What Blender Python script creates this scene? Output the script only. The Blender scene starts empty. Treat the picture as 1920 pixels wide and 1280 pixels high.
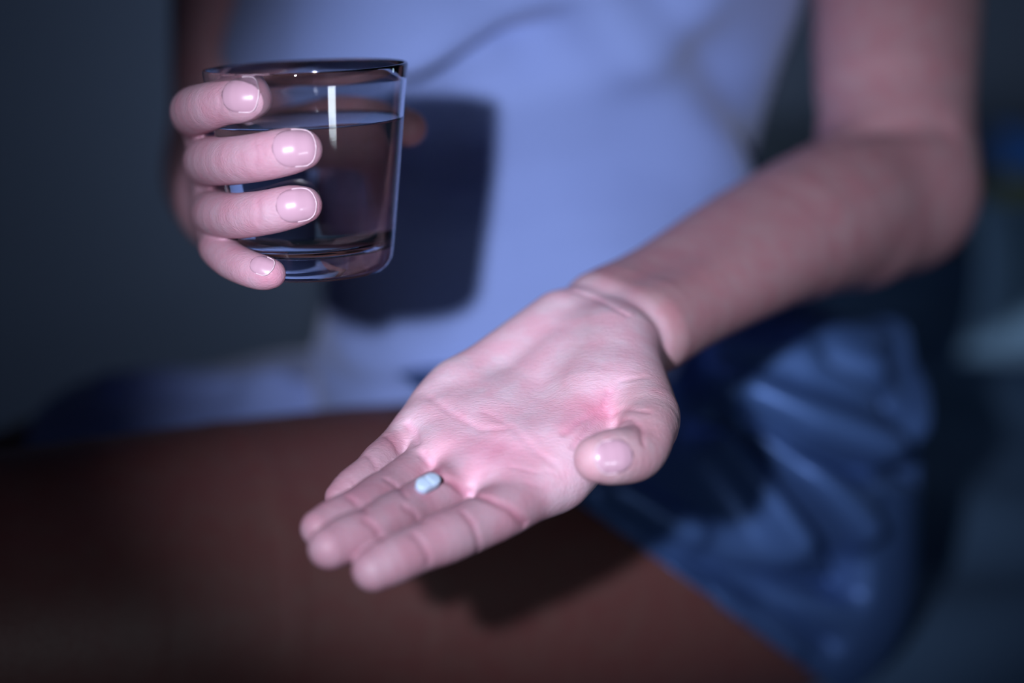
import bpy, math, time
import numpy as np
from mathutils import Vector

T0 = time.time()
SC = bpy.context.scene
COL = SC.collection

# ------------------------------------------------------------------ camera
CAM = np.array([0.0, 0.0, 0.95]); PITCH = math.radians(13.0)
FPX = 3200.0                                    # focal length in pixels of a 1920 px wide frame (60 mm)
FWD = np.array([0.0, math.cos(PITCH), -math.sin(PITCH)])
UP = np.array([0.0, math.sin(PITCH), math.cos(PITCH)])
RIGHT = np.array([1.0, 0.0, 0.0])
cd = bpy.data.cameras.new('camera'); cam = bpy.data.objects.new('camera', cd); COL.objects.link(cam)
cam.location = CAM; cam.rotation_euler = (math.radians(90) - PITCH, 0, 0)
cd.sensor_width = 36.0; cd.lens = 60.0; cd.clip_start = 0.02; cd.clip_end = 50
cd.dof.use_dof = True; cd.dof.focus_distance = 0.634; cd.dof.aperture_fstop = 2.3
SC.camera = cam

def W(px, py, d):
    """a point measured in the photograph (pixel and distance) as a place in the room"""
    return CAM + d * (FWD + RIGHT * ((px - 960) / FPX) + UP * ((640 - py) / FPX))

# ------------------------------------------------------------------ light
SC.view_settings.view_transform = 'Standard'; SC.view_settings.look = 'None'
SC.view_settings.gamma = 1.0; SC.view_settings.exposure = 0.0
SC.view_settings.use_curve_mapping = False
wd = bpy.data.worlds.new('night_room'); SC.world = wd; wd.use_nodes = True
wd.node_tree.nodes['Background'].inputs[0].default_value = (0.30, 0.42, 0.70, 1)
wd.node_tree.nodes['Background'].inputs[1].default_value = 0.020

def spot(name, loc, target, energy, color, size_deg, blend, radius):
    ld = bpy.data.lights.new(name, 'SPOT'); o = bpy.data.objects.new(name, ld); COL.objects.link(o)
    o.location = loc; ld.energy = energy; ld.color = color; ld.spot_size = math.radians(size_deg)
    ld.spot_blend = blend; ld.shadow_soft_size = radius
    o.rotation_euler = (Vector(target) - Vector(loc)).to_track_quat('-Z', 'Y').to_euler()
    return o
LIGHT = CAM - 0.135 * RIGHT + 0.054 * UP - 0.05 * FWD
spot('torch_light', LIGHT, W(1130, 490, 0.80), 38.0, (0.82, 0.87, 1.0), 35, 1.0, 0.012)
ad_ = bpy.data.lights.new('streak_light', 'AREA'); ao_ = bpy.data.objects.new('streak_light', ad_); COL.objects.link(ao_)
ad_.shape = 'RECTANGLE'; ad_.size = .15; ad_.size_y = .15; ad_.energy = 1.0; ad_.color = (.8, .9, 1.0)
ao_.location = (.50, -.16, .645)  # unseen area light added to make the streak on the glass
gl_ = bpy.data.lights.new('back_fill_light', 'POINT'); go_ = bpy.data.objects.new('back_fill_light', gl_); COL.objects.link(go_)
gl_.energy = 1.9; gl_.color = (.60, .74, 1.0); gl_.shadow_soft_size = .09; go_.location = (-.10, 2.14, .74)  # added point light hidden behind the torso, lifts the back wall
gr_ = bpy.data.lights.new('right_fill_light', 'POINT'); gq_ = bpy.data.objects.new('right_fill_light', gr_); COL.objects.link(gq_)
gr_.energy = .9; gr_.color = (.55, .78, 1.0); gr_.shadow_soft_size = .06; gq_.location = (1.20, 1.40, .98)  # fill added out of view at the right, brightens pillow and bed
ao_.rotation_euler = (Vector((-.08, .67, .86)) - ao_.location).to_track_quat('-Z', 'Y').to_euler()

# ------------------------------------------------------------------ materials
def new_mat(name):
    m = bpy.data.materials.new(name); m.use_nodes = True
    nt = m.node_tree; return m, nt, nt.nodes['Principled BSDF']

def skin_material():
    m, nt, p = new_mat('skin')
    N, L = nt.nodes, nt.links
    at = N.new('ShaderNodeAttribute'); at.attribute_name = 'tint'
    tc = N.new('ShaderNodeTexCoord')
    n1 = N.new('ShaderNodeTexNoise'); n1.inputs['Scale'].default_value = 95; n1.inputs['Detail'].default_value = 4
    L.new(tc.outputs['Object'], n1.inputs['Vector'])
    r1 = N.new('ShaderNodeValToRGB'); r1.color_ramp.elements[0].position = 0.36; r1.color_ramp.elements[1].position = 0.66
    r1.color_ramp.elements[0].color = (1.0, 0.80, 0.84, 1); r1.color_ramp.elements[1].color = (1.0, 1.04, 1.03, 1)
    L.new(n1.outputs['Fac'], r1.inputs['Fac'])
    mx = N.new('ShaderNodeMix'); mx.data_type = 'RGBA'; mx.blend_type = 'MULTIPLY'; mx.inputs['Factor'].default_value = 0.8
    L.new(at.outputs['Color'], mx.inputs['A']); L.new(r1.outputs['Color'], mx.inputs['B'])
    L.new(mx.outputs['Result'], p.inputs['Base Color'])
    p.inputs['Roughness'].default_value = 0.48; p.inputs['Specular IOR Level'].default_value = 0.35
    p.inputs['Subsurface Weight'].default_value = 0.12
    p.inputs['Subsurface Radius'].default_value = (1.0, 0.35, 0.2); p.inputs['Subsurface Scale'].default_value = 0.004
    # fine skin relief: pores plus stretched wrinkle lines
    mp = N.new('ShaderNodeMapping'); mp.inputs['Rotation'].default_value = (0.4, 0.3, 0.9); mp.inputs['Scale'].default_value = (1, 3.2, 1.6)
    L.new(tc.outputs['Object'], mp.inputs['Vector'])
    v = N.new('ShaderNodeTexVoronoi'); v.feature = 'DISTANCE_TO_EDGE'; v.inputs['Scale'].default_value = 420
    n2 = N.new('ShaderNodeTexNoise'); n2.inputs['Scale'].default_value = 260; n2.inputs['Detail'].default_value = 5
    n2.inputs['Distortion'].default_value = 1.2
    L.new(mp.outputs['Vector'], v.inputs['Vector']); L.new(mp.outputs['Vector'], n2.inputs['Vector'])
    ad = N.new('ShaderNodeMath'); ad.operation = 'MULTIPLY_ADD'; ad.inputs[1].default_value = 0.45
    L.new(v.outputs['Distance'], ad.inputs[0]); L.new(n2.outputs['Fac'], ad.inputs[2])
    b = N.new('ShaderNodeBump'); b.inputs['Strength'].default_value = 0.5; b.inputs['Distance'].default_value = 0.0005
    L.new(ad.outputs[0], b.inputs['Height']); L.new(b.outputs['Normal'], p.inputs['Normal'])
    return m

def cloth_material(name, col, col2, scale=900, rough=0.85, sheen=0.25, bump=0.00025):
    m, nt, p = new_mat(name); N, L = nt.nodes, nt.links
    tc = N.new('ShaderNodeTexCoord')
    n = N.new('ShaderNodeTexNoise'); n.inputs['Scale'].default_value = 14; n.inputs['Detail'].default_value = 3
    L.new(tc.outputs['Object'], n.inputs['Vector'])
    mx = N.new('ShaderNodeMix'); mx.data_type = 'RGBA'; mx.inputs['A'].default_value = (*col, 1); mx.inputs['B'].default_value = (*col2, 1)
    L.new(n.outputs['Fac'], mx.inputs['Factor']); L.new(mx.outputs['Result'], p.inputs['Base Color'])
    w = N.new('ShaderNodeTexNoise'); w.inputs['Scale'].default_value = scale
    L.new(tc.outputs['Object'], w.inputs['Vector'])
    b = N.new('ShaderNodeBump'); b.inputs['Strength'].default_value = 0.4; b.inputs['Distance'].default_value = bump
    L.new(w.outputs['Fac'], b.inputs['Height']); L.new(b.outputs['Normal'], p.inputs['Normal'])
    p.inputs['Roughness'].default_value = rough; p.inputs['Sheen Weight'].default_value = sheen
    p.inputs['Specular IOR Level'].default_value = 0.2
    return m

M_SKIN = skin_material()
M_TOP = cloth_material('pale_jersey', (0.205, 0.275, 0.58), (0.23, 0.305, 0.63))
M_SHORTS = cloth_material('blue_satin', (0.052, 0.108, 0.28), (0.062, 0.124, 0.32), rough=0.42, sheen=0.0)
M_SHORTS.node_tree.nodes['Principled BSDF'].inputs['Metallic'].default_value = .35
M_SHEET = cloth_material('bed_linen', (0.065, 0.125, 0.23), (0.08, 0.15, 0.27), sheen=0.0)
M_WALL = cloth_material('wall_paint', (0.36, 0.43, 0.56), (0.38, 0.45, 0.58), scale=300, sheen=0)
M_FLOOR = cloth_material('floor_carpet', (0.12, 0.15, 0.18), (0.15, 0.18, 0.21), scale=500)

# ------------------------------------------------------------------ signed distance modelling
def V3(p): return np.asarray(p, float)

def cone(P, a, b, ra, rb):
    """distance to a tapering limb from a to b"""
    ba = b - a; l2 = float(ba @ ba); l = math.sqrt(l2)
    pa = P - a; h = pa @ ba / l2
    sh = np.clip(h, 0, 1)
    # exact enough for mild taper
    s = (ra - rb) / l
    q = pa - np.outer(h, ba); rad = np.sqrt((q * q).sum(1))
    sh = np.clip(h + rad * s / l / max(math.sqrt(max(1 - s * s, 1e-6)), .2), 0, 1)
    d = pa - np.outer(sh, ba)
    return np.sqrt((d * d).sum(1)) - (ra + (rb - ra) * sh)

def ellip(P, c, axes, rad):
    """soft ellipsoid; axes = 3 rows"""
    q = (P - c) @ np.asarray(axes).T
    r = np.asarray(rad)
    k0 = np.sqrt(((q / r) ** 2).sum(1)); k1 = np.sqrt(((q / (r * r)) ** 2).sum(1))
    return k0 * (k0 - 1) / np.maximum(k1, 1e-9)

def smin(a, b, k):
    h = np.maximum(k - np.abs(a - b), 0) / k
    return np.minimum(a, b) - h * h * k * 0.25

def spline(w, n=4):
    """smoothly curved limb through (point, radius) knots as many short cones"""
    A = np.array([[*p, r] for p, r in w], float); A = np.concatenate([[2 * A[0] - A[1]], A, [2 * A[-1] - A[-2]]]); out = []
    for i in range(1, len(A) - 2):
        for j in range(n):
            t = j / n; a, b, c, d = A[i - 1:i + 3]
            out.append(.5 * (2 * b + (c - a) * t + (2 * a - 5 * b + 4 * c - d) * t * t + (3 * b - a - 3 * c + d) * t ** 3))
    out.append(A[-2])
    return [('s', np.array(out))]

def sweep(P, S):
    """distance to a limb swept along many knots (x, y, z, radius)"""
    best = None
    for a, b in zip(S[:-1], S[1:]):
        ba = b[:3] - a[:3]; l2 = float(ba @ ba); pa = P - a[:3]
        h = np.clip(pa @ ba / l2, 0, 1); d = pa - h[:, None] * ba
        v = np.sqrt((d * d).sum(1)) - (a[3] + (b[3] - a[3]) * h)
        best = v if best is None else np.minimum(best, v)
    return best

class Group:
    """primitives blended with k; a box outside which only a rough distance is returned"""
    def __init__(s, prims, k, marg=0.035):
        s.MARG = marg; s.prims = prims; s.k = k; los = []; his = []
        for p in prims:
            if p[0] == 'c':
                _, a, b, ra, rb = p; r = max(ra, rb)
                los += [a - r, b - r]; his += [a + r, b + r]
            elif p[0] == 's':
                r = p[1][:, 3].max(); los.append(p[1][:, :3].min(0) - r); his.append(p[1][:, :3].max(0) + r)
            else:
                _, c, ax, rad = p; r = max(rad); los.append(c - r); his.append(c + r)
        s.lo = np.min(los, 0); s.hi = np.max(his, 0)
    def __call__(s, P):
        q = np.maximum(np.maximum(s.lo - P, P - s.hi), 0)
        out = np.sqrt((q * q).sum(1)) + 0.004
        m = out < s.MARG
        if m.any():
            Q = P[m]; d = None
            for p in s.prims:
                v = cone(Q, *p[1:]) if p[0] == 'c' else sweep(Q, p[1]) if p[0] == 's' else ellip(Q, *p[1:])
                d = v if d is None else smin(d, v, s.k)
            out[m] = d
        return out

def chain(pts, k=0.003):
    """pts: (px, py, depth, radius) ..."""
    w = [(W(*p[:3]), p[3] * 1.05) for p in pts]
    return Group(spline(w, 3), .0004)

def unit(v): v = V3(v); return v / np.linalg.norm(v)
def C(a, b, ra, rb): return ('c', V3(a), V3(b), ra, rb)

# ---- left hand (palm up, at the right of the picture) -----------------------
LH = dict(
    index=[(1035, 893, .624, .0112), (948, 952, .604, .0098), (880, 988, .592, .0088), (832, 1008, .584, .0088), (785, 1028, .577, .0079), (735, 1050, .570, .0080), (700, 1068, .566, .0069)],
    middle=[(962, 858, .638, .0112), (866, 906, .619, .0096), (782, 950, .603, .0087), (738, 971, .592, .0086), (698, 991, .582, .0078), (652, 1010, .574, .0080), (618, 1026, .568, .0070)],
    ring=[(893, 815, .650, .0108), (812, 866, .633, .0090), (745, 910, .618, .0080), (708, 932, .608, .0079), (676, 951, .598, .0072), (630, 975, .589, .0074), (599, 990, .583, .0063)],
    pinky=[(833, 772, .664, .0100), (776, 812, .650, .0082), (736, 846, .639, .0071), (714, 866, .632, .0071), (693, 886, .626, .0064), (662, 912, .620, .0066), (638, 932, .616, .0054)])
LHF = {k: chain(v, .0025) for k, v in LH.items()}
mcp = {k: W(*v[0][:3]) for k, v in LH.items()}
vdir = unit(mcp['index'] - mcp['pinky'])
wl = W(1128, 622, .700)
udir = unit(0.5 * (mcp['middle'] + mcp['ring']) - wl)
nrm = unit(np.cross(udir, vdir))
if nrm[2] < 0: nrm = -nrm
carp = {k: wl + vdir * o for k, o in dict(index=.0125, middle=.004, ring=-.006, pinky=-.0155).items()}
lp = [C(carp[k], mcp[k], r, .0108) for k, r in dict(index=.0125, middle=.013, ring=.013, pinky=.012).items()]
# pads under the fingers
for k in ('index', 'middle', 'ring', 'pinky'):
    a = mcp[k]; d = unit(W(*LH[k][1][:3]) - a)
    lp.append(C(a + nrm * .0018, a + d * .010 + nrm * .0012, .0108, .0094))
lp.append(C(mcp['index'] + nrm * .001, mcp['pinky'] + nrm * .001, .0105, .0095))
lp.append(C(W(948, 900, .619) + nrm * .0012, W(800, 818, .647) + nrm * .0008, .0092, .0080))
lp.append(C(W(985, 860, .628) + nrm * .001, W(850, 800, .650) + nrm * .001, .0105, .0092))
mc_ = .5 * (mcp['middle'] + mcp['ring'])
lp.append(C(wl + udir * .022 + nrm * .0035, mc_ - udir * .008 + nrm * .0022, .0130, .0112))
lp.append(C(wl + udir * .030 + vdir * .010 + nrm * .0025, mcp['index'] - udir * .012 + nrm * .002, .0128, .0108))
lp.append(C(mcp['index'] - udir * .012 + nrm * .0005, mcp['pinky'] - udir * .012 + nrm * .0012, .0122, .0105))
lp.append(C(W(930, 922, .6135) + nrm * .0014, W(835, 868, .6310) + nrm * .0014, .0084, .0075))
lp.append(C(W(835, 868, .6310) + nrm * .0014, W(790, 815, .6470) + nrm * .0008, .0075, .0066))
# heel (hypothenar) and wrist crease side
lp.append(C(carp['pinky'] + udir * .012 + nrm * .004, mcp['pinky'] - udir * .014 + nrm * .002, .0135, .0105))
L_PALM = Group(lp, .009)
# thumb
th = dict(cmc=W(1160, 672, .684), mcp=W(1210, 778, .640), ip=W(1193, 848, .612), tip=W(1120, 860, .598))
L_THENAR = Group([C(th['cmc'] + nrm * .002, th['mcp'] - nrm * .001, .0165, .0118),
                  C(th['cmc'] - vdir * .008 + nrm * .003, W(1120, 760, .652), .012, .016),
                  C(W(1150, 745, .655), W(1055, 850, .636), .012, .010)], .010)
L_THUMB = Group(spline([(th['cmc'], .0120), (th['mcp'], .0118), (W(1212, 812, .624), .0106), (th['ip'], .0102),
                        (W(1152, 856, .602), .0100), (th['tip'], .0084)], 4), .0006)
# forearm and upper arm
le = W(1668, 335, .905); lw = W(1188, 596, .716); ls = W(1672, -400, 1.0)
ldir = unit(lw - le); lside = unit(np.cross(ldir, [0, 0, 1])); lup = unit(np.cross(lside, ldir))
vw = unit(vdir - ldir * (vdir @ ldir))
LF = lambda t, o: lw + (le - lw) * t + vw * o
L_FORE = Group(spline([(LF(-.02, -.012), .0185), (LF(.15, -.011), .0190), (LF(.45, -.009), .0265), (LF(.75, -.005) - lup * .003, .0335), (LF(1, 0) - lup * .008, .0345)], 3)
             + spline([(LF(-.02, .012), .0185), (LF(.15, .011), .0190), (LF(.45, .008), .0255), (LF(.75, .005), .0320), (LF(1, 0) - lup * .003, .0345)], 3)
             + [C(LF(.55, 0) - lup * .004, LF(.84, 0) - lup * .013, .0265, .0315), C(LF(.84, 0) - lup * .013, LF(1.0, 0) - lup * .012, .0315, .0345)], .012)
L_UPPER = Group(spline([(le + np.array([.008, .004, -.004]), .037), (le + (ls - le) * .22 + .003 * RIGHT, .0430), (le + (ls - le) * .5 + .004 * RIGHT, .0465), (le + (ls - le) * .8, .048), (ls, .049)], 3), .001)
# wrist bridge
L_WRIST = Group([C(lw - vw * .010, wl - vdir * .008, .0175, .0135), C(lw + vw * .009, wl + vdir * .006, .0175, .0140)], .003)

# ---- right hand (around the glass, at the left of the picture) ---------------
RHP = dict(
    index=[(404, 232, .716, .0112), (372, 215, .690, .0100), (368, 207, .664, .0092), (395, 199, .643, .0086), (428, 191, .632, .0080), (458, 187, .6265, .0079), (476, 185, .6245, .0066)],
    middle=[(410, 305, .722, .0112), (392, 304, .694, .0100), (398, 302, .664, .0092), (438, 300, .640, .0088), (490, 294, .6275, .0085), (540, 284, .6235, .0082), (568, 280, .6232, .0069)],
    ring=[(420, 385, .716, .0105), (405, 398, .690, .0093), (412, 402, .664, .0086), (450, 404, .643, .0082), (500, 398, .631, .0079), (545, 388, .6275, .0076), (570, 384, .6275, .0064)],
    pinky=[(432, 440, .706, .0098), (412, 458, .690, .0080), (412, 468, .672, .0072), (434, 488, .656, .0069), (465, 503, .6445, .0066), (492, 511, .640, .0063), (508, 513, .6385, .0053)])
RHF = {k: chain(v, .0025) for k, v in RHP.items()}
rmcp = {k: W(*v[0][:3]) for k, v in RHP.items()}
rw = W(418, 372, .800)
re_ = W(442, 325, .975); rs = W(455, -400, 1.02)
rv = unit(rmcp['index'] - rmcp['pinky'])
rp = [C(rw + rv * o, rmcp[k], .0135, .0112) for k, o in dict(index=.011, middle=.004, ring=-.004, pinky=-.011).items()]
rp.append(C(rmcp['index'], rmcp['pinky'], .0108, .0095))
R_PALM = Group(rp, .009)
R_THUMB = Group(spline([(W(440, 330, .775), .0150), (W(505, 262, .752), .0118), (W(575, 236, .741), .0102), (W(640, 222, .733), .0100),
                        (W(715, 226, .725), .0093), (W(765, 240, .713), .0078)], 3), .001)
R_FORE = Group(spline([(rw, .0225), (rw + (re_ - rw) * .3, .029), (rw + (re_ - rw) * .7, .035), (re_, .036)], 3), .001)
R_UPPER = Group(spline([(re_, .036), (re_ + (rs - re_) * .5, .040), (rs, .047)], 3), .001)

# ---- trunk and legs ----------------------------------------------------------
E3 = np.eye(3)
TORSO = Group([('e', V3([.045, 1.015, .640]), E3, (.150, .110, .110)),
               ('e', V3([.018, 1.005, .780]), E3, (.120, .095, .130)),
               ('e', V3([.005, 1.005, .945]), E3, (.157, .098, .165)),
               C([-.062, .945, .960], [-.062, .935, .985], .052, .050), C([.066, .945, .960], [.066, .935, .985], .052, .050),
               C([-.125, 1.03, 1.085], [.125, 1.03, 1.085], .050, .050),
               C([0, 1.035, 1.09], [0, 1.02, 1.20], .056, .052)], .05, .07)
SHOULDERS = Group([C([.07, 1.035, 1.10], ls, .045, .046), C([-.07, 1.035, 1.10], rs, .045, .046)], .02)
LHIP = V3([.130, .965, .602]); LKNEE = V3([-.33, .665, .668])
L_THIGH = Group([*spline([(LHIP, .096), (LHIP + (LKNEE - LHIP) * .45, .090), (LHIP + (LKNEE - LHIP) * .8, .074), (LKNEE, .064)], 3),
                 C(LKNEE, [-.40, .70, .34], .058, .046), C([-.40, .70, .34], [-.40, .72, .09], .046, .034),
                 C([-.40, .73, .05], [-.46, .62, .03], .034, .024)], .006, .06)
RHIP = V3([-.045, 1.055, .612]); RKNEE = V3([-.42, .93, .590])
R_THIGH = Group([C(RHIP, RHIP + (RKNEE - RHIP) * .5, .088, .080), C(RHIP + (RKNEE - RHIP) * .5, RKNEE, .080, .060),
                 C(RKNEE, [-.47, .97, .34], .056, .045), C([-.47, .97, .34], [-.46, .98, .09], .045, .034),
                 C([-.46, .99, .05], [-.54, .88, .03], .034, .024)], .03)

SHORT_AX = unit(LKNEE - LHIP)
hemn = unit(np.cross(W(1500, 1240, .80) - W(1080, 940, .80), W(1290, 1090, .80) - W(1290, 1090, .95)))
if hemn @ SHORT_AX < 0: hemn = -hemn
hemo = W(1290, 1090, .80)

GROOVES = []      # (polyline points, depth, width)
def seg_dist(P, pts):
    d = np.full(len(P), 9.0)
    for a, b in zip(pts[:-1], pts[1:]):
        ba = b - a; pa = P - a; h = np.clip(pa @ ba / max(ba @ ba, 1e-12), 0, 1)
        q = pa - np.outer(h, ba); d = np.minimum(d, np.sqrt((q * q).sum(1)))
    return d

def body_sdf(P):
    fing = None
    for g in LHF.values():
        v = g(P); fing = v if fing is None else smin(fing, v, .0012)
    hand = smin(L_PALM(P), L_THENAR(P), .010)
    hand = smin(hand, fing, .005)
    hand = smin(hand, L_THUMB(P), .005)
    hand = smin(hand, L_WRIST(P), .005)
    arm = smin(L_FORE(P), L_UPPER(P), .026)
    left = smin(hand, arm, .004)
    fr = None
    for g in RHF.values():
        v = g(P); fr = v if fr is None else smin(fr, v, .0012)
    rh = smin(R_PALM(P), fr, .005); rh = smin(rh, R_THUMB(P), .008)
    right = smin(rh, smin(R_FORE(P), R_UPPER(P), .018), .010)
    # under the clothes the body keeps clear of the cloth
    wh = np.clip(((hemo - P) @ hemn - .012) / .03, 0, 1); wr = np.clip((P[:, 0] + .22) / .03, 0, 1)
    trunk = smin(TORSO(P) + .020, smin(L_THIGH(P) + .013 * wh, R_THIGH(P) + .006 * wr, .004), .03)
    d = smin(trunk, smin(smin(left, right, .001), SHOULDERS(P), .02), .010)
    for pts, dep, wid in GROOVES:
        lo = pts.min(0) - 3 * wid; hi = pts.max(0) + 3 * wid
        m = ((P > lo) & (P < hi)).all(1)
        if m.any():
            dd = seg_dist(P[m], pts); d[m] += dep * np.exp(-(dd / wid) ** 2)
    return d

def grad(f, P, h=.0004):
    g = np.stack([f(P + h * e) - f(P - h * e) for e in np.eye(3)], 1)
    return g / np.maximum(np.linalg.norm(g, axis=1, keepdims=True), 1e-9)

def cast(px, py, f=body_sdf, start=.50):
    """first surface point of f seen along the ray through a pixel of the photograph"""
    px = np.atleast_1d(px).astype(float); py = np.atleast_1d(py).astype(float)
    dirs = FWD + np.outer((px - 960) / FPX, RIGHT) + np.outer((640 - py) / FPX, UP)
    dirs /= np.linalg.norm(dirs, axis=1, keepdims=True)
    t = np.full(len(px), start)
    for _ in range(90):
        d = f(CAM + dirs * t[:, None]); t += np.where(d > 2e-5, d * .8, 0)
    return CAM + dirs * t[:, None]

def groove(pxs, dep=.0007, wid=.0010):
    """skin crease following pixels measured on the photograph"""
    a = np.array(pxs, float); out = []
    for i in range(len(a) - 1):
        n = max(2, int(np.linalg.norm(a[i + 1] - a[i]) / 9))
        for j in range(n): out.append(a[i] + (a[i + 1] - a[i]) * j / n)
    out.append(a[-1]); out = np.array(out)
    return (cast(out[:, 0], out[:, 1]), dep, wid)

newg = [groove(*g) for g in [
    ([(880, 926), (915, 934), (955, 952), (985, 982)], .0016, .0013),
    ([(868, 960), (886, 980), (897, 1012), (897, 1034)], .0008, .0011),
    ([(775, 1000), (792, 1018), (804, 1045), (804, 1056)], .0008, .0011),
    ([(826, 895), (850, 904), (876, 925)], .0020, .0014),
    ([(758, 950), (776, 960), (790, 978)], .0008, .0011),
    ([(686, 975), (704, 988), (718, 1010)], .0008, .0011),
    ([(792, 850), (808, 868), (826, 894)], .0022, .0015),
    ([(724, 898), (744, 910), (762, 930)], .0008, .0010),
    ([(654, 932), (670, 944), (684, 958)], .0008, .0010),
    ([(722, 815), (738, 828), (746, 845)], .0007, .0010),
    ([(688, 852), (700, 864), (708, 882)], .0007, .0010),
    ([(765, 795), (778, 812), (781, 830)], .0018, .0014),
    ([(806, 744), (850, 777), (902, 805), (945, 803)], .0004, .0014),
    ([(905, 770), (960, 800), (1010, 850), (1040, 868)], .0003, .0014),
    ([(1142, 735), (1130, 768), (1085, 790), (1058, 812)], .0008, .0012),
    ([(1138, 768), (1105, 800), (1075, 838)], .0006, .0010),
    ([(1142, 738), (1161, 714), (1210, 706)], .0004, .0010),
    ([(1142, 780), (1168, 765), (1215, 772)], .0006, .0010),
    ([(1155, 792), (1183, 784), (1203, 803), (1206, 830)], .0007, .0010),
    ([(958, 874), (1007, 886), (1030, 884)], .0003, .0007),
    ([(985, 905), (1020, 915), (1050, 912)], .0003, .0007),
    ([(476, 268), (483, 290), (478, 314)], .0004, .0008), ([(488, 266), (493, 288), (489, 310)], .0003, .0008),
    ([(408, 170), (413, 192), (409, 220)], .0003, .0008), ([(482, 378), (487, 398), (483, 420)], .0003, .0008),
    ([(1560, 262), (1640, 238), (1770, 236)], .004, .007),
    ([(1075, 545), (1120, 560), (1175, 590)], .0006, .0012),
]]
GROOVES += newg
RED = [(945, 850, .014, .8), (880, 845, .010, .5), (1120, 765, .009, 1.0), (1075, 790, .009, .6), (812, 885, .004, .8), (660, 925, .006, .5),
       (860, 780, .012, .35), (1040, 620, .010, .2), (640, 1050, .008, .3), (510, 510, .008, .7), (590, 385, .006, .5), (545, 185, .008, .3), (585, 285, .006, .4)]
REDP = [(cast(a, b)[0], r, s) for a, b, r, s in RED]

# ---- mesher: sparse surface nets on a rectilinear lattice --------------------
def axis(segs):
    out = []
    for a, b, h in segs:
        n = max(1, round((b - a) / h)); out.append(np.linspace(a, b, n, endpoint=False))
    return np.concatenate(out + [[segs[-1][1]]])

def extract(f, X, Y, Z, B=8, project=1, safe=1.15):
    nb = [int(math.ceil((len(A) - 1) / B)) for A in (X, Y, Z)]
    def pad(A, n):
        need = n * B + 1 - len(A); h = A[-1] - A[-2]
        return np.concatenate([A, A[-1] + h * np.arange(1, need + 1)]) if need > 0 else A
    X, Y, Z = pad(X, nb[0]), pad(Y, nb[1]), pad(Z, nb[2])
    bi = np.stack(np.meshgrid(*[np.arange(n) for n in nb], indexing='ij'), -1).reshape(-1, 3)
    lo = np.stack([X[bi[:, 0] * B], Y[bi[:, 1] * B], Z[bi[:, 2] * B]], 1)
    hi = np.stack([X[bi[:, 0] * B + B], Y[bi[:, 1] * B + B], Z[bi[:, 2] * B + B]], 1)
    c = (lo + hi) / 2; r = np.linalg.norm(hi - lo, axis=1) / 2
    d = np.concatenate([f(c[i:i + 60000]) for i in range(0, len(c), 60000)])
    bi = bi[np.abs(d) < r * safe + .002]
    nact = len(bi)
    g = np.stack(np.meshgrid(*[np.arange(B + 1)] * 3, indexing='ij'), -1).reshape(-1, 3)
    n1 = (len(X), len(Y), len(Z))
    verts = []; ids = []; faces = []
    def gid(i, j, k): return (i.astype(np.int64) * n1[1] + j) * n1[2] + k
    CH = 250
    for s in range(0, nact, CH):
        bb = bi[s:s + CH]
        idx = bb[:, None, :] * B + g[None]
        P = np.stack([X[idx[..., 0]], Y[idx[..., 1]], Z[idx[..., 2]]], -1).reshape(-1, 3)
        val = f(P).reshape(len(bb), B + 1, B + 1, B + 1)
        I = idx.reshape(len(bb), B + 1, B + 1, B + 1, 3)
        neg = val < 0
        acc = np.zeros((len(bb), B, B, B, 3)); cnt = np.zeros((len(bb), B, B, B))
        sl = [slice(0, B), slice(1, B + 1)]
        for ax in range(3):
            for u in (0, 1):
                for v in (0, 1):
                    o0 = [0, 0, 0]; o1 = [0, 0, 0]; others = [a for a in range(3) if a != ax]
                    o0[others[0]] = o1[others[0]] = u; o0[others[1]] = o1[others[1]] = v; o1[ax] = 1
                    a = val[:, sl[o0[0]], sl[o0[1]], sl[o0[2]]]; b = val[:, sl[o1[0]], sl[o1[1]], sl[o1[2]]]
                    m = (a < 0) != (b < 0)
                    t = np.where(m, a / np.where(m, a - b, 1), 0)
                    acc[..., ax] += np.where(m, t, 0); acc[..., others[0]] += m * u; acc[..., others[1]] += m * v
                    cnt += m
        m = cnt > 0
        fr = acc[m] / cnt[m][:, None]
        ii = I[:, :B, :B, :B][m]
        A = [X, Y, Z]
        verts.append(np.stack([A[q][ii[:, q]] + fr[:, q] * (A[q][ii[:, q] + 1] - A[q][ii[:, q]]) for q in range(3)], 1))
        ids.append(gid(ii[:, 0], ii[:, 1], ii[:, 2]))
        for ax in range(3):
            a = neg[:, :B, :B, :B]
            o = [0, 0, 0]; o[ax] = 1
            b = neg[:, sl[o[0]], sl[o[1]], sl[o[2]]]
            m = a != b
            ii = I[:, :B, :B, :B][m]; flip = a[m]
            u, v = [(1, 2), (2, 0), (0, 1)][ax]
            q = []
            for du, dv in ((0, 0), (-1, 0), (-1, -1), (0, -1)):
                jj = ii.copy(); jj[:, u] += du; jj[:, v] += dv; q.append(gid(jj[:, 0], jj[:, 1], jj[:, 2]))
            q = np.stack(q, 1); q[~flip] = q[~flip][:, ::-1]
            faces.append(q)
    V = np.concatenate(verts); K = np.concatenate(ids); F = np.concatenate(faces)
    o = np.argsort(K); K = K[o]; V = V[o]
    pos = np.clip(np.searchsorted(K, F), 0, len(K) - 1)
    ok = (K[pos] == F).all(1); F = pos[ok]
    for _ in range(project):
        for s in range(0, len(V), 100000):
            Q = V[s:s + 100000]; h = .0004
            d = f(Q); gx = np.stack([f(Q + h * e) - d for e in np.eye(3)], 1) / h
            gn = (gx * gx).sum(1, keepdims=True)
            V[s:s + 100000] = Q - np.clip(d[:, None] * gx / np.maximum(gn, .2), -.003, .003)
    return V, F

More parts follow.
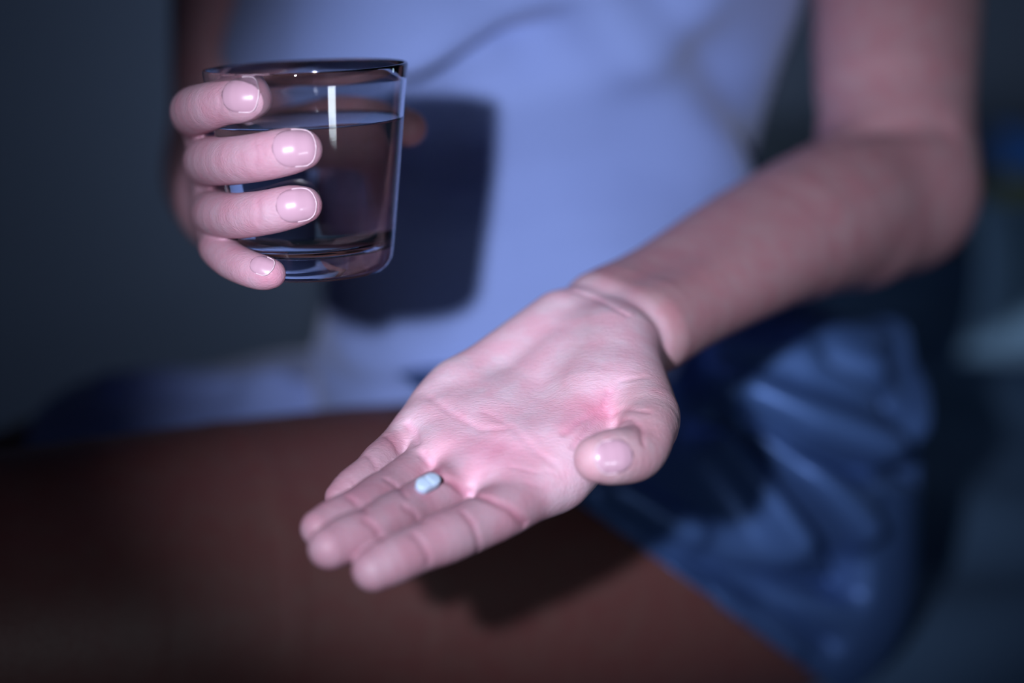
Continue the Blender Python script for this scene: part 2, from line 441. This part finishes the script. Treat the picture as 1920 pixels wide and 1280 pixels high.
def mesh_obj(name, V, F, mat, parent=None, smooth=True, cols=None):
    me = bpy.data.meshes.new(name)
    F = np.asarray(F); V = np.asarray(V)
    me.vertices.add(len(V)); me.vertices.foreach_set('co', V.astype(np.float32).ravel())
    n = F.shape[1]
    me.loops.add(F.size); me.loops.foreach_set('vertex_index', F.astype(np.int32).ravel())
    me.polygons.add(len(F)); me.polygons.foreach_set('loop_start', np.arange(0, F.size, n, dtype=np.int32))
    me.polygons.foreach_set('use_smooth', np.full(len(F), smooth))
    if cols is not None:
        at = me.color_attributes.new('tint', 'FLOAT_COLOR', 'POINT')
        at.data.foreach_set('color', np.concatenate([cols, np.ones((len(cols), 1))], 1).astype(np.float32).ravel())
    me.update(calc_edges=True); me.validate()
    me.materials.append(mat)
    o = bpy.data.objects.new(name, me); COL.objects.link(o)
    if parent: o.parent = parent
    return o

def tag(o, label=None, cat=None, group=None, kind=None):
    for k, v in (('label', label), ('category', cat), ('group', group), ('kind', kind)):
        if v: o[k] = v
    return o

# ------------------------------------------------------------------ the room
def box(name, lo, hi, mat, parent=None):
    lo, hi = V3(lo), V3(hi)
    V = [(x, y, z) for x in (lo[0], hi[0]) for y in (lo[1], hi[1]) for z in (lo[2], hi[2])]
    F = [(0, 1, 3, 2), (4, 6, 7, 5), (0, 4, 5, 1), (2, 3, 7, 6), (0, 2, 6, 4), (1, 5, 7, 3)]
    return mesh_obj(name, V, F, mat, parent, smooth=False)

tag(box('floor', (-2.2, -1.2, -.05), (2.4, 2.65, 0), M_FLOOR), kind='structure')
tag(box('wall_back', (-2.2, 2.65, -.05), (2.4, 2.75, 2.5), M_WALL), kind='structure')
tag(box('wall_left', (-2.3, -1.2, -.05), (-2.2, 2.75, 2.5), M_WALL), kind='structure')
tag(box('baseboard_back', (-2.2, 2.632, 0), (2.4, 2.65, .10), M_SHEET), kind='structure')

# ------------------------------------------------------------------ the bed
def soft_box(name, lo, hi, r, mat, parent, n=(40, 40, 6), disp=None):
    """a padded block: box whose corners are rounded by radius r, with an optional relief on its top"""
    lo, hi = V3(lo), V3(hi); V = []; F = []; idx = {}
    def vid(i, j, k):
        key = (i, j, k)
        if key not in idx:
            t = V3([i / n[0], j / n[1], k / n[2]]); p = lo + (hi - lo) * t
            c = np.clip(p, lo + r, hi - r); d = p - c; L = np.linalg.norm(d)
            if L > 1e-9 and (np.abs(d) > 1e-9).sum() > 1: p = c + d / L * min(L, r)
            if disp is not None: p = p + disp(p, t)
            idx[key] = len(V); V.append(p)
        return idx[key]
    for i in range(n[0]):
        for j in range(n[1]):
            F.append([vid(i, j, n[2]), vid(i + 1, j, n[2]), vid(i + 1, j + 1, n[2]), vid(i, j + 1, n[2])])
            F.append([vid(i, j + 1, 0), vid(i + 1, j + 1, 0), vid(i + 1, j, 0), vid(i, j, 0)])
    for i in range(n[0]):
        for k in range(n[2]):
            F.append([vid(i, 0, k), vid(i + 1, 0, k), vid(i + 1, 0, k + 1), vid(i, 0, k + 1)])
            F.append([vid(i, n[1], k + 1), vid(i + 1, n[1], k + 1), vid(i + 1, n[1], k), vid(i, n[1], k)])
    for j in range(n[1]):
        for k in range(n[2]):
            F.append([vid(0, j, k + 1), vid(0, j + 1, k + 1), vid(0, j + 1, k), vid(0, j, k)])
            F.append([vid(n[0], j, k), vid(n[0], j + 1, k), vid(n[0], j + 1, k + 1), vid(n[0], j, k + 1)])
    return mesh_obj(name, V, F, mat, parent)

def empty(name, loc):
    o = bpy.data.objects.new(name, None); COL.objects.link(o); o.location = loc; o.empty_display_size = .05; return o

BEDTOP = .538
bed = empty('bed', (0, 0, 0))
tag(bed, 'bed covered with a dark blue-grey sheet under and behind the sitting person', 'bed')
box('bed_frame', (-.20, .50, .12), (1.75, 2.45, .30), M_FLOOR, bed)
for x in (-.14, 1.65):
    for y in (.56, 2.36): box('leg', (x, y, 0), (x + .06, y + .06, .12), M_FLOOR, bed)
def sheet_relief(p, t):
    if t[2] < .5: return np.zeros(3)
    a = .007 * math.sin(14 * p[0] + 22 * p[1] + 2 * math.sin(9 * p[0])) + .005 * math.sin(31 * p[1] - 12 * p[0] + 1.5 * math.sin(17 * p[0]))
    a += .010 * math.exp(-((p[0] - .35 - .5 * (p[1] - 1.0)) / .035) ** 2) * math.exp(-((p[1] - .9) / .25) ** 2)
    near = math.exp(-((p[0] - .0) ** 2 + (p[1] - .95) ** 2) / .06)
    return V3([0, 0, a * (1 - near) - .006 * near])
soft_box('mattress', (-.20, .50, .30), (1.75, 2.45, BEDTOP), .04, M_SHEET, bed, n=(90, 90, 8), disp=sheet_relief)
box('headboard', (-.22, 2.46, .0), (1.77, 2.52, .70), M_FLOOR, bed)

# ------------------------------------------------------------------ pillows and cushions behind
def pillow(name, c, size, rz, rx, mat, label, cat):
    nu, nv = 28, 20; V = []; F = []
    for side in (1, -1):
        for i in range(nu + 1):
            for j in range(nv + 1):
                u = i / nu * 2 - 1; v = j / nv * 2 - 1
                e = (max(0, 1 - abs(u) ** 3.2) * max(0, 1 - abs(v) ** 3.2)) ** .55
                pinch = 1 - .07 * (1 - u * u) * abs(v) ** 3; pinch2 = 1 - .07 * (1 - v * v) * abs(u) ** 3
                V.append((u * size[0] / 2 * pinch2, v * size[1] / 2 * pinch, side * e * size[2] / 2 * (1 + .05 * math.sin(7 * u + 3 * v))))
    n1 = (nu + 1) * (nv + 1)
    for i in range(nu):
        for j in range(nv):
            a = i * (nv + 1) + j; q = [a, a + nv + 1, a + nv + 2, a + 1]
            F.append(q); F.append([x + n1 for x in q[::-1]])
    o = mesh_obj(name, V, F, mat); o.location = c; o.rotation_euler = (rx, 0, rz)
    tag(o, label, cat); return o
M_P1 = cloth_material('pillow_cotton', (.28, .50, .74), (.33, .56, .80))
M_P2 = cloth_material('blue_cushion', (.08, .28, .85), (.09, .32, .90))
M_P3 = cloth_material('olive_cushion', (.36, .38, .10), (.42, .43, .12))
pillow('pillow', (.665, 1.66, .622), (.42, .17, .12), -.25, 1.2, M_P1, 'pale blue pillow leaning on the bed at the right edge behind the elbow', 'pillow')
pillow('cushion', (.715, 1.86, .628), (.36, .16, .10), -.2, 1.25, M_P3, 'dim olive green cushion standing behind the pale blue pillow', 'cushion')
pillow('cushion', (.80, 2.10, .640), (.40, .19, .10), -.1, 1.3, M_P2, 'deep blue cushion above the olive cushion at the right edge', 'cushion')

# ------------------------------------------------------------------ the person
person = empty('person', (0, 0.95, BEDTOP))
tag(person, 'person in pale top and blue shorts holding out a tablet and a glass', 'person')
PO = V3(person.location)

XA = axis([(-.62, -.136, .0040), (-.136, .085, .00105), (.085, .35, .0034)])
YA = axis([(.515, .722, .00105), (.722, .82, .0020), (.82, 1.18, .0045)])
ZA = axis([(-.01, .50, .010), (.50, .705, .0040), (.705, .905, .00105), (.905, 1.22, .0045)])
bv, bf = extract(body_sdf, XA, YA, ZA)
print('body', len(bv), len(bf), round(time.time() - T0, 1))

def skin_tint(P):
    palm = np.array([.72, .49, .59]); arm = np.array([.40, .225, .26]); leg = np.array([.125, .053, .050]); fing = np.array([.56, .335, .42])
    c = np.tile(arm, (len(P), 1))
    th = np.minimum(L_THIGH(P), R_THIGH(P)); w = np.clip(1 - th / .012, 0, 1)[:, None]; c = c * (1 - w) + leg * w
    hl = np.minimum(np.minimum(L_PALM(P), L_THENAR(P)), np.min([g(P) for g in LHF.values()], 0)); hl = np.minimum(hl, L_THUMB(P))
    w = np.clip(1 - hl / .008, 0, 1)[:, None] ** 1.0; c = c * (1 - w) + palm * w
    hr = np.minimum(np.min([g(P) for g in RHF.values()], 0), R_PALM(P)); w = np.clip(1 - hr / .008, 0, 1)[:, None]; c = c * (1 - w) + fing * w
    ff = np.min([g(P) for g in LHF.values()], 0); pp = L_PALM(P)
    w = (np.clip(1 - ff / .003, 0, 1) * np.clip(pp / .006, 0, 1))[:, None]; c = c * (1 - w) + np.array([.43, .255, .315]) * w  # fingers beyond the palm painted darker, standing in for the light falling off
    w = np.clip(1 - L_THUMB(P) / .003, 0, 1)[:, None]; c = c * (1 - .6 * w) + .6 * np.array([.50, .30, .33]) * w
    red = np.zeros(len(P))
    for q, r, s in REDP: red += s * np.exp(-((P - q) ** 2).sum(1) / (r * r))
    for pts, dep, wid in GROOVES:
        lo = pts.min(0) - 3 * wid; hi = pts.max(0) + 3 * wid; m = ((P > lo) & (P < hi)).all(1)
        if m.any(): red[m] += .5 * np.exp(-(seg_dist(P[m], pts) / .0014) ** 2) * dep / .0008
    red = np.clip(red, 0, 1.2)[:, None]
    return c * (1 - red * np.array([.03, .26, .18]))
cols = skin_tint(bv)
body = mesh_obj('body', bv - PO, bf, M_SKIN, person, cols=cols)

# ---- fingernails: thin curved plates pressed onto the fingertips ------------
M_NAIL, nt_, p_ = new_mat('nail')
p_.inputs['Base Color'].default_value = (.56, .33, .43, 1); p_.inputs['Roughness'].default_value = .30
p_.inputs['Coat Weight'].default_value = .4
M_TIP, nt_, p_ = new_mat('nail_rim')
p_.inputs['Base Color'].default_value = (.74, .56, .64, 1); p_.inputs['Roughness'].default_value = .25
def nail(tipc, base, look, ln, wd, shift=0.0, mat=M_NAIL):
    """tipc: centre of fingertip, base: previous joint, look: direction the nail faces"""
    ax = unit(tipc - base); up = unit(look - ax * (look @ ax)); sd = np.cross(ax, up)
    nu, nv = 16, 14; P = []
    c = tipc + ax * shift
    UV = []
    for i in range(nu + 1):
        u = i / nu * 2 - 1
        for j in range(nv + 1):
            v = j / nv * 2 - 1
            UV.append((u, v)); w = math.sqrt(max(0, 1 - abs(u) ** 2.6)) if u > 0 else (max(0, 1 - abs(u) ** 3.4)) ** .5
            P.append(c + ax * u * ln / 2 + sd * v * wd / 2 * max(w, .12) + up * .02)
    P = np.array(P); UV = np.array(UV)
    t = np.zeros(len(P))
    for _ in range(60):
        d = body_sdf(P - up * t[:, None]); t += np.where(np.abs(d) > 1e-5, d * .8, 0)
    P = P - up * np.clip(t, .0, .026)[:, None]
    edge = np.clip(np.maximum(np.abs(UV[:, 0]), np.abs(UV[:, 1])), 0, 1) ** 4
    T_ = P + up * (.00045 - .00035 * edge * (UV[:, 0] < .5))[:, None]; Bt = P - up * .0006
    n1 = len(P); F = []
    for i in range(nu):
        for j in range(nv):
            a = i * (nv + 1) + j; q = [a, a + nv + 1, a + nv + 2, a + 1]
            F.append(q); F.append([x + n1 for x in q[::-1]])
    per = [i * (nv + 1) for i in range(nu + 1)] + [nu * (nv + 1) + j for j in range(1, nv + 1)] + [i * (nv + 1) + nv for i in range(nu - 1, -1, -1)] + list(range(nv - 1, 0, -1))
    for a, b in zip(per, per[1:] + per[:1]): F.append([b, a, a + n1, b + n1])
    V = np.concatenate([T_, Bt])
    o = mesh_obj('fingernail', V - PO, F, M_NAIL, body)
    # pale free edge along the tip: a fine rim tube
    rim = [T_[k] + up * .0001 for k in per if UV[k, 0] > -.15]
    rim.sort(key=lambda q: math.atan2((q - c) @ sd, (q - c) @ ax))
    o2 = tube('nail_rim', rim, .00022, M_TIP, None)
    join_into(o, o2)
    return o

def tube(name, pts, r, mat, parent, n=6):
    pts = np.array(pts); m = len(pts); V = []; F = []
    for i in range(m):
        d = unit(pts[min(i + 1, m - 1)] - pts[max(i - 1, 0)]); a = unit(np.cross(d, [.3, .2, .93])); b = np.cross(d, a)
        for k in range(n):
            th_ = 2 * math.pi * k / n; V.append(pts[i] + r * (math.cos(th_) * a + math.sin(th_) * b))
    for i in range(m - 1):
        for k in range(n): F.append([i * n + k, i * n + (k + 1) % n, (i + 1) * n + (k + 1) % n, (i + 1) * n + k])
    return mesh_obj(name, np.array(V) - PO, F, mat, parent)

def join_into(a, b):
    """merge mesh b into a, keeping b's material as a second slot"""
    va = np.empty(len(a.data.vertices) * 3); a.data.vertices.foreach_get('co', va)
    vb = np.empty(len(b.data.vertices) * 3); b.data.vertices.foreach_get('co', vb)
    fa = [tuple(p.vertices) for p in a.data.polygons]; fb = [tuple(v + len(va) // 3 for v in p.vertices) for p in b.data.polygons]
    me = bpy.data.meshes.new(a.name); me.from_pydata(np.concatenate([va, vb]).reshape(-1, 3).tolist(), [], fa + fb)
    me.materials.append(a.data.materials[0]); me.materials.append(b.data.materials[0])
    me.polygons.foreach_set('material_index', [0] * len(fa) + [1] * len(fb)); me.polygons.foreach_set('use_smooth', [True] * (len(fa) + len(fb)))
    a.data = me; bpy.data.objects.remove(b)

TOCAM = lambda p: unit(CAM - p)
for k, ln, wd_, lookpx in (('index', .0135, .0130, (.20, .25)), ('middle', .0145, .0138, (.15, .20)), ('ring', .0135, .0122, (.25, .1)), ('pinky', .0090, .0080, (.2, .35))):
    c = W(*RHP[k][-1][:3]); b = W(*RHP[k][-3][:3])
    nail(c, b, unit(TOCAM(c) + RIGHT * lookpx[0] * .6 + UP * lookpx[1]), ln, wd_, -.0007)
nail(th['tip'], th['ip'], unit(TOCAM(th['tip']) - RIGHT * .25 - UP * .05), .0130, .0118, .0002)

# ------------------------------------------------------------------ clothes
def fold(P, a, b, w, h):
    """ridge (h>0) or valley (h<0) running from a to b"""
    pts = np.array([a, b]) if not isinstance(a, list) else np.array(a)
    d = seg_dist(P, pts); return h * np.exp(-(d / w) ** 2)

def shell(name, f, X, Y, Z, keep, mat, thick, disp=None, project=2, smooth=25, snap=None):
    V, F = extract(f, X, Y, Z, project=project, safe=2.5)
    E = np.concatenate([F[:, [0, 1]], F[:, [1, 2]], F[:, [2, 3]], F[:, [3, 0]]]); cn = np.bincount(E[:, 0], minlength=len(V)) + np.bincount(E[:, 1], minlength=len(V))
    for _ in range(smooth):
        V = np.stack([(np.bincount(E[:, 0], V[E[:, 1], q], len(V)) + np.bincount(E[:, 1], V[E[:, 0], q], len(V))) / np.maximum(cn, 1) for q in range(3)], 1)
    N = grad(f, V)
    if disp is not None:
        dv = disp(V, N); V = V + N * dv[:, None]
    k = keep(V)
    F = F[k[F].all(1)]
    if snap is not None: V = snap(V)
    used = np.unique(F); mp_ = np.full(len(V), -1); mp_[used] = np.arange(len(used))
    o = mesh_obj(name, V[used] - PO, mp_[F], mat, person)
    md = o.modifiers.new('thickness', 'SOLIDIFY'); md.thickness = thick; md.offset = 1.0
    return o

TOPG = Group(TORSO.prims + [('e', V3([.022, .985, .70]), E3, (.126, .103, .118))], .04, .07)
def top_sdf(P):
    return TOPG(P) - .007
def pl(pxs, f):
    a = np.array(pxs, float); q = cast(a[:, 0], a[:, 1], f, .6)
    for i in np.where(np.abs(q).max(1) > 2)[0]:          # the ray misses: take its closest approach
        t = np.linspace(.75, 1.15, 160); c = np.array([W(a[i, 0], a[i, 1], v) for v in t]); q[i] = c[np.argmin(f(c))]
    return q
TF = [(pl(p, top_sdf), w, h) for p, w, h in [
    ([(390, 50), (600, 24), (800, 5), (1050, -45), (1300, -110)], .016, .024), ([(400, 95), (600, 72), (800, 52), (1050, 5), (1300, -60)], .013, -.014),
    ([(430, 120), (620, 95), (900, 75)], .016, .007),
    ([(900, 190), (1100, 150), (1300, 40)], .018, .007),
    ([(1230, -20), (1350, 150), (1450, 300)], .018, -.010),
    ([(1130, 0), (1260, 170), (1370, 340)], .022, .008),
    ([(950, 330), (1150, 290), (1380, 350)], .012, -.002),
    ([(960, 450), (1200, 420), (1300, 400)], .014, .004),
    ([(600, 640), (700, 690), (850, 650)], .012, .005),
    ([(560, 600), (640, 700), (760, 730)], .010, -.005),
    ([(940, 540), (1000, 480), (1200, 470)], .012, -.002)]]
def top_disp(P, N):
    sag = .024 * np.exp(-(seg_dist(P, TF[0][0]) / .018) ** 2)
    d = np.zeros(len(P))
    for i, (pts, w, h) in enumerate(TF):
        d += h * np.exp(-(seg_dist(P, pts) / w) ** 2) * (np.clip((.06 - P[:, 0]) / .10, 0, 1) if i < 2 else 1)
    sag = sag * np.clip((.05 - P[:, 0]) / .10, 0, 1)
    d += .0015 * np.sin(60 * P[:, 2] + 25 * P[:, 0] + 2 * np.sin(30 * P[:, 0]))
    P[:, 2] -= sag
    return d
lowz = lambda V: V[:, 2] > .665 + .02 * np.sin(V[:, 0] * 20)
arms_out = lambda V: np.minimum(L_UPPER(V), R_UPPER(V)) > -.002
shell('tank_top', top_sdf, axis([(-.24, .24, .0035)]), axis([(.85, 1.16, .0035)]), axis([(.62, 1.17, .0035)]),
      lambda V: lowz(V) & ((V[:, 2] < 1.03) | ((np.abs(V[:, 0]) > .065) & (np.abs(V[:, 0]) < .11) & (V[:, 2] < 1.20))) & arms_out(V), M_TOP, .0016, top_disp)

# hem of the top spread over the far thigh
def hem_sdf(P): return R_THIGH(P) - .010
HF = [(pl(p, hem_sdf), w, h) for p, w, h in [
    ([(200, 735), (330, 715), (520, 735)], .010, .010), ([(150, 775), (330, 770), (520, 740), (700, 735)], .010, .006), ([(230, 750), (330, 745), (430, 750)], .008, -.008)]]
def hem_disp(P, N):
    d = np.zeros(len(P))
    for pts, w, h in HF: d += h * np.exp(-(seg_dist(P, pts) / w) ** 2)
    return d + .002 * np.sin(45 * P[:, 0] + 20 * P[:, 1])
hem = shell('top_hem', hem_sdf, axis([(-.32, .06, .0035)]), axis([(.80, 1.16, .0035)]), axis([(.54, .74, .0035)]),
      lambda V: (V[:, 0] > -.25 + .03 * np.sin(V[:, 1] * 25)) & (V[:, 2] > .575), M_TOP, .0016, hem_disp)

# shorts
def shorts_sdf(P):
    g = smin(L_THIGH(P) - .013, TORSO(P) - .011, .04)
    b = ellip(P, V3([.145, .965, .672]), E3, (.088, .100, .078))
    return smin(g, b, .03)
SF = [(pl(p, shorts_sdf), w, h) for p, w, h in [
    ([(1330, 690), (1500, 695), (1620, 715)], .012, .018),
    ([(1340, 745), (1480, 785), (1640, 850)], .014, .022),
    ([(1400, 790), (1500, 845), (1620, 880), (1720, 880)], .0068, -.024),
    ([(1370, 800), (1500, 880), (1600, 980)], .012, .019),
    ([(1350, 810), (1450, 890), (1540, 990), (1600, 1070)], .0068, -.027),
    ([(1340, 850), (1420, 930), (1480, 1010)], .012, .016),
    ([(1130, 960), (1250, 1035), (1400, 1080), (1600, 1110)], .0068, -.026),
    ([(1150, 930), (1220, 975), (1290, 1010)], .011, .011),
    ([(1130, 985), (1290, 1090), (1480, 1220)], .009, .007),
    ([(1400, 1100), (1480, 1150), (1560, 1210)], .0062, -.018),
    ([(1500, 650), (1600, 655), (1660, 640)], .011, .012),
    ([(1640, 640), (1690, 700), (1700, 800)], .009, .012),
    ([(1660, 760), (1630, 730), (1540, 690)], .0065, -.018)]]
def shorts_disp(P, N):
    d = np.zeros(len(P))
    for pts, w, h in SF: d += h * np.exp(-(seg_dist(P, pts) / w) ** 2)
    near = np.clip((hemo - P) @ hemn / .05, 0, 1)
    d = np.where(d < 0, np.maximum(d, -.024) * (.25 + .75 * near), d)
    return d + .0012 * np.sin(50 * P[:, 0] + 40 * P[:, 2])
shell('shorts', shorts_sdf, axis([(-.16, .36, .0028)]), axis([(.78, 1.20, .0028)]), axis([(.50, .80, .0028)]),
      lambda V: ((V - hemo) @ hemn < .0025) & (V[:, 2] < .765) , M_SHORTS, .0018, shorts_disp,
      snap=lambda V: V - np.where(np.abs((V - hemo) @ hemn) < .0026, (V - hemo) @ hemn, 0)[:, None] * hemn)
print('clothes', round(time.time() - T0, 1))

# ------------------------------------------------------------------ glass and water
gb = W(597, 507, .670)                           # centre of the underside
grim = W(584, 138, .670)
tilt = math.atan2((gb - grim)[0] * -1, (grim - gb)[2])
GH = .0795
def lathe(name, prof, mat, n=96, closed=True):
    V = []; F = []; m = len(prof)
    for r, z in prof:
        for k in range(n):
            a = 2 * math.pi * k / n; V.append((r * math.cos(a), r * math.sin(a), z))
    for i in range(m if closed else m - 1):
        for k in range(n):
            F.append([i * n + k, i * n + (k + 1) % n, ((i + 1) % m) * n + (k + 1) % n, ((i + 1) % m) * n + k])
    V = np.array(V); F = np.array(F)
    return mesh_obj(name, V, F, mat)
def rad(z): return .0288 + (.0392 - .0288) * min(1, max(0, z / GH)) ** .92
M_GLASS, nt_, p_ = new_mat('clear_glass')
p_.inputs['Base Color'].default_value = (.97, .985, 1, 1); p_.inputs['Transmission Weight'].default_value = 1
p_.inputs['Roughness'].default_value = 0.0; p_.inputs['IOR'].default_value = 1.48
M_WATER, nt_, p_ = new_mat('clear_water')
p_.inputs['Base Color'].default_value = (.98, .99, 1, 1); p_.inputs['Transmission Weight'].default_value = 1
p_.inputs['Roughness'].default_value = 0.0; p_.inputs['IOR'].default_value = 1.33
T = .0016
prof = [(1e-5, .0012), (.020, .0010), (.0235, 0), (.0262, .0004), (.0280, .0022)]
prof += [(rad(z), z) for z in np.linspace(.005, GH - .0008, 14)]
prof += [(rad(GH) - .0004, GH), (rad(GH) - T + .0004, GH)]
prof += [(rad(z) - T, z) for z in np.linspace(GH - .0008, .014, 14)]
prof += [(rad(.01) - T - .0025, .0105), (rad(.01) - T - .007, .0092), (1e-5, .0088)]
glass = lathe('drinking_glass', prof, M_GLASS, closed=False)
glass.location = gb; glass.rotation_euler = (0, tilt, 0)
tag(glass, 'clear tapered drinking glass half wrapped by the fingers of the raised hand', 'glass')
WL = GH - .0205
wp = [(1e-5, .00885), (rad(.01) - T - .007, .00925), (rad(.01) - T - .0025, .01055)] + [(rad(z) - T + .0001, z) for z in np.linspace(.0141, WL - .0006, 12)] + [(rad(WL) - T + .0001, WL + .0003), (rad(WL) - T - .0012, WL - .0002), (rad(WL) - T - .003, WL - .0004), (1e-5, WL - .0004)]
water = lathe('water', wp, M_WATER, closed=False)
water.location = gb; water.rotation_euler = (0, tilt, 0)
tag(water, 'clear water filling three quarters of the drinking glass', 'water')

# ------------------------------------------------------------------ the tablet
M_PILL, nt_, p_ = new_mat('tablet_coating')
p_.inputs['Base Color'].default_value = (.44, .55, .72, 1); p_.inputs['Roughness'].default_value = .45
p_.inputs['Subsurface Weight'].default_value = .1; p_.inputs['Subsurface Scale'].default_value = .001
def tablet():
    Lh, Rw, H = .0022, .0027, .0021          # half straight length, end radius, half height
    nr, na = 44, 128; V = []; F = []
    for side in (1, -1):
        for i in range(nr + 1):
            s = i / nr
            for k in range(na):
                a = 2 * math.pi * k / na
                ex = math.cos(a) * Rw + (Lh if math.cos(a) > 0 else -Lh) * min(1, abs(math.cos(a)) * 6); ey = math.sin(a) * Rw
                x, y = ex * s, ey * s
                z = H * (.75 + .25 * (1 - s ** 2)) if s < .93 else H * (.75 + .25 * (1 - .93 ** 2)) * (1 - .2 * ((s - .93) / .07))
                if side == 1: z -= .00050 * math.exp(-(x / .00026) ** 2) * (1 if s < .97 else .5)
                V.append((x, y, z * side))
    n1 = (nr + 1) * na
    for i in range(nr):
        for k in range(na):
            q = [i * na + k, (i + 1) * na + k, (i + 1) * na + (k + 1) % na, i * na + (k + 1) % na]
            F.append(q); F.append([x + n1 for x in q[::-1]])
    for k in range(na): F.append([nr * na + k, nr * na + k + n1, nr * na + (k + 1) % na + n1, nr * na + (k + 1) % na])
    return mesh_obj('tablet', V, F, M_PILL)
pc = cast(800, 912)[0]
pd = unit(cast(822, 898)[0] - cast(780, 920)[0])
pn = unit(grad(body_sdf, pc[None])[0] * .5 + nrm * .5 + TOCAM(pc) * .35)
pd = unit(W(825, 896, .63) - W(777, 920, .622)); pn = unit(pn - pd * (pn @ pd)); py_ = np.cross(pn, pd)
pill = tablet()
from mathutils import Matrix
pill.matrix_world = Matrix([[pd[0], py_[0], pn[0], 0], [pd[1], py_[1], pn[1], 0], [pd[2], py_[2], pn[2], 0], [0, 0, 0, 1]])
pill.location = Vector(pc + pn * .0016)
tag(pill, 'small white oval tablet with a score line lying on the open palm fingers', 'tablet')
print('done', round(time.time() - T0, 1))
